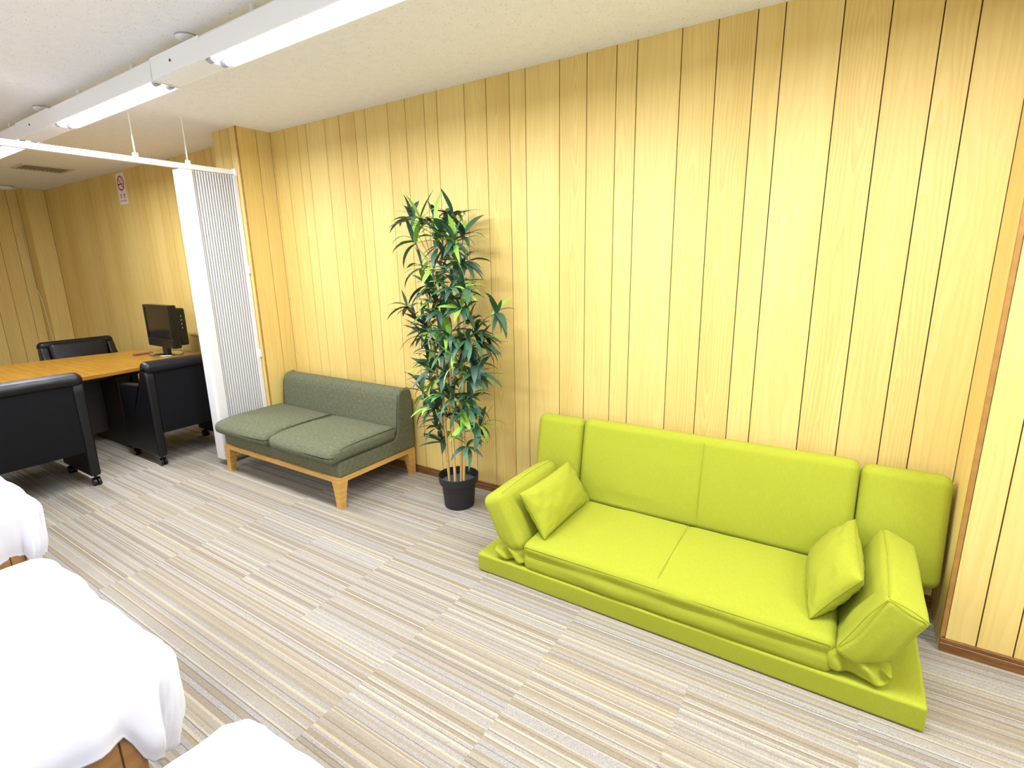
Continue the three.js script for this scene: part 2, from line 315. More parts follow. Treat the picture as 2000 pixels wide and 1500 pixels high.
lampX.forEach((x, i) => fitting(x, LZ, `white two-tube fluorescent fitting, ${rowLabels[i]}`, 'fluorescent fittings of the front row'));
for (let i = 0; i < 4; i++) cover(lampX[i] + 1.262, lampX[i + 1] - 0.002, LZ, ['ribbed white channel between farthest and middle lit fittings', 'ribbed white channel between middle and nearest lit fittings', 'ribbed white channel right of the nearest lit fitting, out of view', 'ribbed white channel above the lime sofa, out of view'][i], 'channel covers of the front row');
[-5.9, -3.3, -0.7].forEach((x, i) => fitting(x, 3.75, ['left', 'middle', 'right'][i] + ' white two-tube fluorescent fitting above the beds, behind the camera', 'fluorescent fittings above the beds'));

// ------------------------------------------------------------------ ceiling vent, detector
{
  const o = thing('ceiling_vent', 'small brownish air grille in the ceiling of the meeting corner', 'vent', [-6.76, RH, 0.51]);
  mesh('frame', merge([box(-0.17, 0.17, -0.012, 0, -0.20, -0.175), box(-0.17, 0.17, -0.012, 0, 0.175, 0.20), box(-0.17, -0.145, -0.012, 0, -0.175, 0.175), box(0.145, 0.17, -0.012, 0, -0.175, 0.175)]), M.ventFrame, o);
  mesh('backing', box(-0.145, 0.145, -0.003, 0, -0.175, 0.175), M.grille, o);
  for (let i = 0; i < 11; i++) { const g = box(-0.145, 0.145, -0.010, -0.002, -0.004, 0.004); g.rotateX(0.5); g.translate(0, 0, -0.16 + i * 0.032); mesh('slat', g, M.grille, o); }
  const d = new THREE.LatheGeometry([[0, -0.045], [0.045, -0.045], [0.06, -0.03], [0.065, 0], [0, 0]].map(p => new THREE.Vector2(...p)), 28); d.translate(-8.42, RH, 0.38);
  single('smoke_detector', d, M.white, 'round white detector on the ceiling above the far corner', 'detector');
}

// ------------------------------------------------------------------ folded partition, its rail
const PX = -3.90;
{
  const o = thing('partition_rail', 'thin white ceiling-hung rail carrying the folding partition', 'rail', [PX, 2.13, COLZ]);
  mesh('track', rbox(-0.016, 0.016, -0.004, 0.03, 0.004, 2.2, 0.003, 2), M.whiteMetal, o);
  mesh('wall_bracket', rbox(-0.026, 0.026, -0.014, 0.04, 0, 0.018, 0.004, 2), M.whiteMetal, o);
  for (const z of [0.325, 0.64, 1.5]) {
    const q = mesh('hanger_rod', cyl(0.0045, 0.0045, RH - 2.16, 0, 0.03, z, 10), M.whiteMetal, o);
    mesh('rod_clip', rbox(-0.010, 0.010, 0.028, 0.055, z - 0.014, z + 0.014, 0.003, 2), M.whiteMetal, q);
    mesh('rod_base', cyl(0.014, 0.014, 0.008, 0, RH - 2.13 - 0.008, z, 14), M.whiteMetal, q);
  }
  const a = thing('folding_partition', 'white accordion partition folded against the board column', 'partition', [PX, 0, 0]);
  const y0 = 0.05, y1 = 2.122, h = y1 - y0;
  const vert = (pts) => { const g = extrude(pts, h); g.rotateX(-Math.PI / 2); g.translate(0, y0, 0); return g; };   // outline in (x, -z)
  // lead post, wide and smooth
  mesh('lead_post', vert(roundedOutline([[-0.075, -0.665], [0.022, -0.665], [0.030, -0.65], [0.030, -0.585], [-0.075, -0.585]], [0.01, 0.012, 0.012, 0.004, 0.004], 4)), M.partition, a);
  const N = 15, z0 = 0.302, z1 = 0.583, st = (z1 - z0) / N;
  const fold = vert(roundedOutline([[-0.060, -st * 0.05], [-0.012, -st * 0.10], [0.020, -st * 0.30], [0.020, -st * 0.62], [-0.012, -st * 0.80], [-0.060, -st * 0.85]], [0.001, 0.004, st * 0.16, st * 0.16, 0.004, 0.001], 3));
  for (let i = 0; i < N; i++) { const m = mesh('pleat', fold, M.partition, a); m.position.z = z0 + i * st;  }
  mesh('fold_web', box(-0.05, -0.004, y0, y1, z0, z1), M.partition, a);
  mesh('end_post', vert(roundedOutline([[-0.06, -0.300], [0.026, -0.300], [0.026, -0.268], [-0.06, -0.268]], 0.005, 3)), M.partition, a);
  for (const y of [1.42, 0.78]) mesh('catch', rbox(0.024, 0.040, y, y + 0.055, 0.268, 0.282, 0.003, 2), M.whiteMetal, a);
}

// ------------------------------------------------------------------ lime sofa
const SC = -0.535;                                      // sofa's middle along the wall
{
  const o = thing('sofa_bed', 'lime green low fabric sofa with fold-up arms against the board wall', 'sofa', [SC, 0, 0]);
  const wr = (a, s, q) => (P) => a * nz(P.x * s, P.y * s * 1.3, P.z * s + q);
  // base plinth
  const b = softBox(1.735, 0.092, 0.50, 0.012, { n: [24, 3, 8], disp: P => { P.y += P.y > 0 ? 0.0025 * nz(P.x * 6, P.z * 9) : 0; P.z += 0.0025 * nz(P.x * 4, P.y * 10, 2); return P; } });
  b.translate(0, 0.047, 0.525); mesh('base', b, M.lime, o);
  // seat mattress: front edge slightly drooping, gentle folds, crease under the top seam
  const seat = softBox(1.225, 0.135, 0.535, 0.03, { n: [44, 8, 22], bulge: [0, 0.010, 0.004], disp: (P) => {
    const fz = (P.z + 0.2675) / 0.535, up = (P.y + 0.0675) / 0.135;
    P.y += up * (0.018 * (1 - fz) + 0.004 * nz(P.x * 3.2, P.z * 4) + 0.0035 * nz(P.x * 9, P.z * 5, 3));
    P.y -= up * 0.003 * Math.exp(-((P.x / 0.014) ** 2));
    if (P.z > 0.2) { const f = Math.exp(-(((up - 0.58) / 0.12) ** 2)); P.z -= f * (0.007 + 0.010 * smooth(-0.1, 0.5, nz(P.x * 2.1, 7.7))); P.z += 0.004 * nz(P.x * 5, P.y * 18, 4); }
    return P; } });
  seat.translate(0, 0.152, 0.5055); const st = mesh('seat', seat, M.lime, o);
  mesh('front_seam', tube([...Array(15)].map((_, i) => V(-0.60 + i * 1.2 / 14, 0.203 + 0.002 * nz(i, 3), 0.7705 + 0.002 * nz(i * 1.7, 1))), 0.0022, 60, 5), M.limeThread, st);
  mesh('centre_seam', tube([V(0, 0.2455, 0.27), V(0, 0.2415, 0.4), V(0, 0.2345, 0.55), V(0, 0.2255, 0.70), V(0, 0.213, 0.760)], 0.0011, 30, 5), M.limeThread, st);
  // backrest: middle and two side panels, leaning on the wall
  const tilt = -0.19, by = 0.195, bz = 0.222;
  const backPart = (name, x0, x1, lo, hi, seed, extra) => {
    const w = x1 - x0, h = hi - lo;
    const g = softBox(w, h, 0.10, 0.04, { n: [Math.round(w * 32), 14, 4], bulge: [0, 0, 0.010], disp: (P) => {
      const f = P.z > 0 ? 1 : 0; P.z += f * (0.004 * nz(P.x * 3, P.y * 5, seed) + extra(P)); return P; } });
    g.translate((x0 + x1) / 2, lo + h / 2, -0.05); g.rotateX(tilt); g.translate(0, by, bz); return mesh(name, g, M.lime, o);
  };
  const bk = backPart('backrest', -0.611, 0.637, 0.0, 0.455, 1, P => -0.010 * Math.exp(-(((P.y + 0.15 + 0.03 * nz(P.x * 2, 3)) / 0.02) ** 2)) * smooth(-0.1, 0.4, nz(P.x * 1.7, 5.1)) - 0.004 * Math.exp(-((P.x / 0.01) ** 2)));
  const seamAt = (x, y) => { const v = V(x, y, 0.0095); v.applyAxisAngle(V(1, 0, 0), tilt); return v.add(V(0, by, bz)); };
  mesh('centre_seam', tube([seamAt(0.02, 0.06), seamAt(0.02, 0.2), seamAt(0.02, 0.33), seamAt(0.02, 0.43)], 0.0010, 20, 5), M.limeThread, bk);
  const gather = s => P => -0.006 * Math.max(0, nz(P.y * 16, 4, s)) * smooth(0.02, 0.13, s * P.x);
  backPart('side_backrest', -0.890, -0.613, -0.005, 0.447, 2, gather(1));
  backPart('side_backrest', 0.639, 0.938, -0.005, 0.447, 3, gather(-1));
  // fold-up arms, hinged on the seat's ends
  for (const s of [-1, 1]) {
    const L = 0.285, TH = 0.13, D = 0.525;
    const g = softBox(L, TH, D, s < 0 ? 0.038 : 0.026, { n: [14, 6, 20], bulge: [0.008, 0.012, 0.008], disp: (P) => {
      const along = (P.x + L / 2) / L;                   // 0 at the hinge
      const pinch = 1 - 0.45 * (1 - smooth(0, 0.35, along)); P.y = TH / 2 + (P.y - TH / 2) * pinch;
      P.y += 0.005 * nz(P.x * 9, P.z * 6, s) + 0.010 * (1 - along) * nz(P.x * 6, P.z * 22, 3 * s);
      P.z += 0.008 * (1 - along) * nz(P.y * 30, P.z * 20, s);
      return P; } });
    g.translate(L / 2, -TH / 2, 0); if (s < 0) { g.scale(-1, 1, 1); const ix = g.index; for (let i = 0; i < ix.count; i += 3) { const t = ix.getX(i); ix.setX(i, ix.getX(i + 1)); ix.setX(i + 1, t); } smoothNormals(g); }
    g.rotateZ(s * 1.13); g.translate(s * 0.605, 0.178, 0.508);
    const a = mesh('armrest', g, M.lime, o);
    const loc = (x, y, z) => V(s * x, y, z).applyAxisAngle(V(0, 0, 1), s * 1.13).add(V(s * 0.605, 0.178, 0.508));
    if (s > 0) mesh('seam', tube([loc(0.03, 0.002, 0.258), loc(0.12, 0.004, 0.264), loc(0.20, 0.004, 0.264), loc(0.272, -0.006, 0.258)], 0.0017, 24, 5), M.limeThread, a);
    if (s > 0) mesh('seam', tube([loc(0.278, -0.006, 0.258), loc(0.288, -0.06, 0.266), loc(0.280, -0.124, 0.258)], 0.0017, 20, 5), M.limeThread, a);
    mesh('seam', tube([loc(0.280, -0.004, 0.25), loc(0.290, -0.004, 0.0), loc(0.280, -0.004, -0.24)], 0.0014, 20, 5), M.limeThread, a);
    // gathered fabric in the notch between seat front, arm and base
    const r = softBox(0.185, 0.085, 0.075, 0.02, { n: [22, 14, 10], disp: (P) => {
      const f = Math.sin((P.x * 62 + P.y * 40) + 2 * nz(P.x * 14, P.y * 14, s)); P.z += 0.015 * f * smooth(-0.03, 0.03, P.z); P.y += 0.008 * nz(P.x * 30, P.z * 30, 5) - 0.16 * s * P.x; P.y *= 1 - 0.45 * smooth(-0.02, 0.09, s * P.x); return P; } });
    r.translate(s * 0.678, 0.140, 0.722); mesh('gathered_corner', r, M.lime, o);
  }
  for (const x of [-0.78, 0.80]) mesh('rear_foot', cyl(0.016, 0.02, 0.2, x, 0, 0.12, 12), M.blackPlastic, o);
}
// throw pillows
function pillowGeo(w, h, t, seed) {
  const N = 26, parts = [];
  const at = (u, v, s) => {
    const e = (1 - u ** 4) * (1 - v ** 4), k = Math.pow(Math.max(0, (1 - u * u) * (1 - v * v)), 0.42);
    const x = w / 2 * u * (1 - 0.05 * (1 - v * v)), y = h / 2 * v * (1 - 0.07 * (1 - u * u));
    const edge = 1 - e, wrk = 0.010 * edge * (1 - edge) * 4 * nz(u * 5, v * 5, seed + s);
    return V(x, y, s * (t / 2 * k + wrk + 0.006 * k * nz(u * 2.2, v * 2.2, seed + s)));
  };
  for (const s of [-1, 1]) {
    const pos = [], uv = [], idx = [];
    for (let j = 0; j <= N; j++) for (let i = 0; i <= N; i++) { const u = Math.sin(Math.PI / 2 * (i / N * 2 - 1)), v = Math.sin(Math.PI / 2 * (j / N * 2 - 1)), p = at(u, v, s); pos.push(p.x, p.y, p.z); uv.push(p.x, p.y); }
    for (let j = 0; j < N; j++) for (let i = 0; i < N; i++) { const a = j * (N + 1) + i, b = a + 1, c = a + N + 1, d = c + 1; s > 0 ? idx.push(a, b, d, a, d, c) : idx.push(a, d, b, a, c, d); }
    const g = new THREE.BufferGeometry(); g.setAttribute('position', new THREE.Float32BufferAttribute(pos, 3)); g.setAttribute('uv', new THREE.Float32BufferAttribute(uv, 2)); g.setIndex(idx); g.computeVertexNormals(); parts.push(g);
  }
  const rim = []; for (let k = 0; k < 64; k++) { const q = k / 16, c = Math.floor(q), f = (q - c) * 2 - 1; const [u, v] = [[f, -1], [1, f], [-f, 1], [-1, -f]][c]; rim.push(at(u, v, 1).setZ(0)); }
  return [merge(parts), new THREE.TubeGeometry(new THREE.CatmullRomCurve3(rim, true), 128, 0.0022, 5, true)];
}
for (const [s, x, z, label, seed] of [[-1, -1.128, 0.47, 'lime throw pillow leaning on the sofa arm nearest the bamboo', 3], [1, 0.048, 0.455, 'lime throw pillow leaning on the right sofa arm', 8]]) {
  const o = thing('throw_pillow', label, 'pillow', [x, 0.325, z], 0, 'lime throw pillows on the sofa');
  const [g, rim] = pillowGeo(0.47, 0.235, 0.135, seed);
  for (const q of [g, rim]) { q.rotateY(Math.PI / 2); q.rotateZ(-s * 0.60); q.rotateY(s > 0 ? 0.05 : -0.02); }
  const c = mesh('cover', g, M.lime, o); mesh('edge_seam', rim, M.limeThread, c);
}

// ------------------------------------------------------------------ olive loveseat
{
  const X0 = -3.775, X1 = -2.495, o = thing('loveseat', 'olive green two-seat sofa on a pale beech frame', 'sofa', [0, 0, 0]);
  const body = extrude(roundedOutline([[-0.69, 0.205], [-0.69, 0.305], [-0.228, 0.308], [-0.192, 0.345], [-0.165, 0.640], [-0.060, 0.648], [-0.034, 0.56], [-0.034, 0.205]], [0.012, 0.02, 0.05, 0.05, 0.085, 0.06, 0.03, 0.01], 6), X1 - X0, 0.014, 3);
  body.rotateY(Math.PI / 2); body.translate(X0, 0, 0); boxUV(body); mesh('upholstered_body', body, M.olive, o);
  for (const x of [X0 + 0.010, X1 - 0.010]) mesh('edge_seam', tube([[0.205, 0.315], [0.197, 0.36], [0.187, 0.44], [0.176, 0.53], [0.163, 0.597], [0.133, 0.632], [0.100, 0.642], [0.066, 0.640], [0.045, 0.61], [0.034, 0.55], [0.032, 0.35]].map(([z, y]) => V(x, y, z)), 0.0028, 50, 5), M.oliveThread, o);
  const cw = (X1 - X0) / 2 - 0.004;
  for (const [i, cx] of [[0, X0 + cw / 2 - 0.010], [1, X1 - cw / 2 + 0.006]]) {
    const g = softBox(cw, 0.098, 0.545, 0.036, { n: [22, 4, 20], bulge: [0.006, 0.012, 0.008], disp: (P) => {
      const f = smooth(0.1, 0.27, P.z); P.y -= f * f * 0.016 * (P.y > 0 ? 1 : 0.2); P.z += f * 0.012 * Math.cos(P.x * 3.5); P.y += 0.003 * nz(P.x * 5, P.z * 5, i * 4); return P; } });
    g.translate(cx, 0.354, 0.475); const c = mesh('seat_cushion', g, M.olive, o);
    for (const s of [-1, 1]) mesh('piping', tube([[0.205, 0.396], [0.35, 0.397], [0.52, 0.395], [0.66, 0.384], [0.722, 0.362], [0.735, 0.335]].map(([z, y]) => V(cx + s * (cw / 2 - 0.008), y, z)), 0.0026, 40, 5), M.oliveThread, c);
  }
  const FX0 = X0 + 0.004, FX1 = X1 - 0.004, FZ0 = 0.040, FZ1 = 0.700, ry0 = 0.172, ry1 = 0.206;
  mesh('front_rail', boxUV(rbox(FX0, FX1, ry0, ry1, FZ1 - 0.03, FZ1, 0.003, 2)), M.beech, o);
  mesh('back_rail', boxUV(rbox(FX0, FX1, ry0, ry1, FZ0, FZ0 + 0.03, 0.003, 2)), M.beech, o);
  for (const x of [FX0, FX1 - 0.03]) mesh('side_rail', boxUV(rbox(x, x + 0.03, ry0, ry1, FZ0 + 0.03, FZ1 - 0.03, 0.003, 2)), M.beech, o);
  for (const sx of [0, 1]) for (const sz of [0, 1]) { // legs taper on their inner sides
    const g = new THREE.BoxGeometry(1, 1, 1, 1, 6, 1), p = g.attributes.position;
    for (let i = 0; i < p.count; i++) {
      const t = p.getY(i) + 0.5, w = 0.040 + 0.032 * Math.pow(t, 1.6), u = p.getX(i) + 0.5, v = p.getZ(i) + 0.5;
      p.setXYZ(i, sx ? FX1 + 0.001 - w * (1 - u) - 0.004 * (1 - t) : FX0 - 0.001 + w * u + 0.004 * (1 - t), 0.19 * t, sz ? FZ1 + 0.001 - w * (1 - v) : FZ0 - 0.001 + w * v);
    }
    g.computeVertexNormals(); mesh('leg', boxUV(g), M.beech, o);
  }
}

// ------------------------------------------------------------------ artificial bamboo
{
  const PXc = -1.925, PZc = 0.262, o = thing('potted_bamboo', 'tall artificial bamboo in a black pot between the two sofas', 'plant', [PXc, 0, PZc]);
  const prof = [[0, 0.004], [0.084, 0], [0.092, 0.006], [0.104, 0.150], [0.115, 0.153], [0.119, 0.158], [0.123, 0.200], [0.1245, 0.204], [0.121, 0.206], [0.117, 0.203], [0.111, 0.160], [0.106, 0.15]].map(p => new THREE.Vector2(...p));
  const pot = mesh('pot', new THREE.LatheGeometry(prof, 48), M.pot, o);
  mesh('pot_filling', cyl(0.104, 0.106, 0.012, 0, 0.148, 0, 36), M.potFill, pot);
  // spray spots measured on the photograph are turned into points on the plant, with the photograph's fixed viewpoint
  const R = rng(404), eye = V(0, 1.46606, 2.57908), turn = new THREE.Quaternion().setFromEuler(new THREE.Euler(-0.230352, 0.579382, -0.0207354, 'YXZ'));
  const at = (px, py, z) => { const d = V((px - 1000) / 1015.446, -(py - 750) / 1015.446, -1).applyQuaternion(turn), t = (z - eye.z) / d.z; return eye.clone().addScaledVector(d, t).sub(V(PXc, 0, PZc)); };
  // canes
  const canes = [];
  [[-0.062, 0.012, 1.38, -0.11, 0.00], [-0.042, 0.036, 1.52, -0.02, 0.02], [-0.030, 0.000, 1.50, -0.06, -0.04], [0.012, 0.046, 1.36, 0.03, 0.03], [0.030, 0.012, 1.32, 0.02, -0.03], [0.062, 0.026, 1.22, 0.06, 0.00], [0.005, -0.03, 1.55, 0.00, -0.05]].forEach(([x, z, h, dx, dz], i) => {
    const pts = [0, 0.25, 0.5, 0.75, 1].map(t => V(x + dx * t + 0.012 * nz(i * 3.1, t * 3) * t, 0.155 + (h - 0.155) * t, z + dz * t + 0.010 * nz(i * 5.1, t * 3, 2) * t));
    const cv = new THREE.CatmullRomCurve3(pts), g = new THREE.TubeGeometry(cv, 26, 0.0080 - 0.0006 * (i % 3), 9), p = g.attributes.position;
    const c = mesh('cane', g, M.cane, o), nodes = [];
    for (let t = 0.08 + 0.02 * i; t < 0.95; t += 0.11) { const q = cv.getPoint(t), n = new THREE.TorusGeometry(0.0077, 0.0015, 5, 12); n.rotateX(Math.PI / 2); n.translate(q.x, q.y, q.z); nodes.push(n); }
    mesh('node_rings', merge(nodes), M.caneNode, c); canes.push(cv);
  });
  // leaf blades: eight bent variants, base at the origin, pointing along +x
  const blades = [];
  for (let k = 0; k < 8; k++) {
    const n = 6, pos = [], idx = [], L = 1, w = 0.075 + 0.02 * (k % 3), bend = 0.12 + 0.09 * k, tw = (k % 2 ? 1 : -1) * 0.25;
    let x = 0, y = 0, a = 0.15; const seg = L / n;
    for (let i = 0; i <= n; i++) {
      const t = i / n, ww = w * Math.pow(Math.sin(Math.PI * Math.pow(clamp(t * 0.97 + 0.03, 0, 1), 0.75)), 0.8) + 0.003, rr = tw * t;
      for (const s of [-1, 0, 1]) pos.push(x, y + (s ? 0.16 * ww : 0) + s * ww * Math.sin(rr), s * ww * Math.cos(rr));
      a -= bend / n * 2.2; x += Math.cos(a) * seg; y += Math.sin(a) * seg;
      if (i < n) { const b = i * 3; for (const q of [0, 1]) idx.push(b + q, b + q + 1, b + q + 4, b + q, b + q + 4, b + q + 3); }
    }
    const g = new THREE.BufferGeometry(); g.setAttribute('position', new THREE.Float32BufferAttribute(pos, 3)); g.setIndex(idx); g.computeVertexNormals(); blades.push(g);
  }
  // sprays, placed on the plant as the photograph shows them
  const c5 = [[460, 290], [660, 300], [835, 235], [470, 480], [690, 490], [945, 430], [850, 480], [560, 720], [780, 640], [900, 720], [700, 860], [850, 1000], [660, 1000], [940, 690], [430, 1080], [860, 840], [980, 900], [560, 1230], [550, 1330], [830, 1400], [1010, 1200], [1235, 1140], [1080, 1290], [1120, 1400], [940, 1420], [720, 1300], [600, 900], [760, 760], [780, 1100], [900, 1080], [640, 1130], [700, 400], [760, 300]].map(([a, b]) => [700 + a / 4.545, 360 + b / 4.545]);
  const c6 = [[740, 110], [860, 130], [980, 150], [540, 250], [600, 200], [820, 260], [940, 270], [680, 350], [560, 400], [860, 370], [960, 350], [700, 480], [500, 500], [760, 540], [900, 540], [560, 620], [720, 650], [900, 620], [640, 700], [800, 680], [600, 770], [900, 770], [980, 770], [650, 880], [870, 930], [780, 420], [650, 110]].map(([a, b]) => [700 + a / 4.053, 640 + b / 4.053]);
  const c7 = [[820, 425], [862, 450], [890, 480], [845, 520], [880, 560], [842, 560], [900, 600], [858, 610], [830, 640], [880, 650], [915, 660], [862, 690], [835, 720], [895, 710], [925, 730], [870, 760], [845, 790], [905, 790]];
  const leaves = [], twigs = [];
  [...c5, ...c6, ...c7].forEach(([px, py], i) => {
    const isRight = px > 965, zz = isRight ? PZc + 0.06 : i >= c5.length + c6.length ? PZc + 0.06 + R() * 0.08 : PZc + (R() - 0.42) * 0.22, c = at(px, py, Math.max(0.10, zz));
    // nearest cane point a little lower
    let best = null, bd = 9; for (const cv of canes) for (let t = 0; t <= 1; t += 0.04) { const q = cv.getPoint(t); if (q.y > c.y - 0.03) continue; const d = q.distanceTo(c) + Math.abs(c.y - 0.10 - q.y) * 0.6; if (d < bd) { bd = d; best = q; } }
    if (!best) best = canes[1].getPoint(0.9);
    const out = c.clone().sub(best); const dir = V(out.x, Math.max(out.y, 0.02), out.z).normalize();
    const mid = best.clone().lerp(c, 0.5).add(V(0, -0.012, 0)); twigs.push(tube([best, mid, c], 0.0017, 8, 5));
    const n = i < 33 ? 10 : 9;
    for (let k = 0; k < n; k++) {
      const ang = k / n * Math.PI * 2 + R() * 0.7, axis = dir.clone(), side = V(-axis.z, 0, axis.x).normalize(), up = axis.clone().cross(side).normalize();
      const spread = 0.55 + R() * 0.8, d = axis.clone().multiplyScalar(Math.cos(spread)).addScaledVector(side, Math.sin(spread) * Math.cos(ang)).addScaledVector(up, -Math.sin(spread) * Math.sin(ang)).add(V(0, 0.06, 0)).normalize();
      if (c.z + d.z * 0.16 + PZc < 0.02) d.z = Math.abs(d.z) * 0.3;
      d.normalize();
      const root = c.clone().addScaledVector(dir, -R() * 0.05), len = 0.12 + R() * 0.065, young = R();
      const sideL = V(0, 1, 0).cross(d).normalize(), upL = d.clone().cross(sideL).normalize(), roll = (R() - 0.5) * 0.8;
      const m = new THREE.Matrix4().makeBasis(d, upL.clone().applyAxisAngle(d, roll), sideL.clone().negate().applyAxisAngle(d, roll)).scale(V(len, len, len)); m.setPosition(root);
      leaves.push({ m, g: Math.floor(R() * 8), mat: young < 0.17 ? 3 : young < 0.21 ? 4 : Math.floor(R() * 3), z: c.z + R() * 0.05 });
    }
  });
  mesh('twigs', merge(twigs), M.twig, o);
  leaves.sort((a, b) => b.z - a.z);
  leaves.forEach((l, i) => { if (i < 300) { const k = mesh('leaf', blades[l.g], M.leaf[l.mat], o); k.applyMatrix4(l.m); } });
  const rest = leaves.slice(300);
  M.leaf.forEach((mat, k) => {
    const q = rest.filter(l => l.mat === k).map(l => blades[l.g].clone().applyMatrix4(l.m)); if (!q.length) return;
    const f = mesh('rear_foliage', mergeGeometries(q), mat, o); f.userData.kind = 'stuff';
  });
}

// ------------------------------------------------------------------ meeting corner: table, chairs, television
{
  const TX = -5.36, o = thing('conference_table', 'orange-brown boat-shaped meeting table with dark pedestal', 'table', [TX, 0, 0]);
  const half = z => 0.62 - 0.26 * Math.pow(Math.abs(z - 1.45) / 1.33, 2.4), outline = [];
  for (let i = 0; i <= 24; i++) { const z = 0.12 + 2.66 * i / 24; outline.push([half(z), -z]); }
  for (let i = 24; i >= 0; i--) { const z = 0.12 + 2.66 * i / 24; outline.push([-half(z), -z]); }
  const g = extrude(outline, 0.032, 0.006, 2); g.rotateX(-Math.PI / 2); g.translate(0, 0.668, 0); boxUV(g); mesh('table_top', g, M.tableTop, o);
  mesh('apron', rbox(-0.30, 0.30, 0.60, 0.668, 0.45, 2.45, 0.006, 2), M.tableBase, o);
  for (const z of [0.80, 2.05]) mesh('pedestal', rbox(-0.36, 0.36, 0, 0.62, z, z + 0.06, 0.006, 2), M.tableBase, o);
  mesh('modesty_panel', rbox(-0.02, 0.02, 0.10, 0.60, 0.86, 2.05, 0.004, 2), M.tableBase, o);
}
function leatherChair(x, z, turn, label) {               // faces local -x
  const o = thing('leather_chair', label, 'chair', [x, 0, z], turn, 'black leather chairs at the meeting table');
  const W = 0.285;
  const out = roundedOutline([[0.245, 0.075], [0.262, 0.70], [0.235, 0.765], [0.165, 0.765], [0.125, 0.625], [-0.262, 0.600], [-0.270, 0.075]], [0.012, 0.03, 0.04, 0.05, 0.05, 0.07, 0.012], 5);
  for (const s of [-1, 1]) { const g = extrude(out, 0.062, 0.014, 3); g.translate(0, 0, s > 0 ? W - 0.045 : -W - 0.017); boxUV(g); mesh('side_panel', g, M.leather, o); }
  const bp = softBox(0.035, 0.50, 2 * W - 0.085, 0.008, { n: [2, 6, 8], bulge: [0.003, 0, 0] }); bp.translate(0.233, 0.505, 0); mesh('back_panel', bp, M.leatherPanel, o);
  const bc = softBox(0.10, 0.46, 2 * W - 0.09, 0.04, { n: [4, 10, 12], bulge: [0.02, 0, 0] }); bc.rotateZ(-0.16); bc.translate(0.165, 0.56, 0); mesh('back_cushion', bc, M.leather, o);
  const rl = softBox(0.105, 0.085, 2 * W + 0.045, 0.041, { n: [3, 3, 26], disp: P => { P.x += 0.004 * nz(P.z * 9, P.y * 20); return P; }, round: 5 }); rl.rotateZ(-0.25); rl.translate(0.222, 0.762, 0); boxUV(rl); mesh('top_roll', rl, M.leather, o);
  const sc = softBox(0.42, 0.13, 2 * W - 0.09, 0.04, { n: [10, 3, 12], bulge: [0.01, 0.02, 0] }); sc.translate(-0.055, 0.40, 0); mesh('seat_cushion', sc, M.leather, o);
  mesh('seat_base', rbox(-0.245, 0.225, 0.255, 0.34, -W + 0.045, W - 0.045, 0.008, 2), M.leatherPanel, o);
  for (const cx of [-0.225, 0.215]) for (const s of [-1, 1]) {
    const parts = [cyl(0.010, 0.010, 0.022, 0, 0.055, 0, 10)];
    for (const k of [-1, 1]) { const w = new THREE.CylinderGeometry(0.026, 0.026, 0.017, 20); w.rotateX(Math.PI / 2); w.translate(0.006, 0.026, k * 0.013); parts.push(w); }
    const hood = new THREE.CylinderGeometry(0.030, 0.030, 0.044, 18, 1, false, Math.PI * 0.5, Math.PI); hood.rotateX(Math.PI / 2); hood.rotateZ(Math.PI / 2); hood.translate(0.006, 0.029, 0); parts.push(hood);
    const c = mesh('caster', merge(parts), M.blackPlastic, o); c.position.set(cx, 0, s * (W - 0.012));
  }
  return o;
}
leatherChair(-4.535, 1.60, 0, 'black leather tub chair on casters nearest the beds, seen from behind');
leatherChair(-4.535, 0.628, 0, 'black leather tub chair beside the folding partition, seen from behind');
leatherChair(-6.28, 0.62, Math.PI, 'black leather chair on the far side of the table, its backrest facing us');
leatherChair(-6.28, 1.60, Math.PI, 'black leather chair on the far side, barely showing at the left edge');
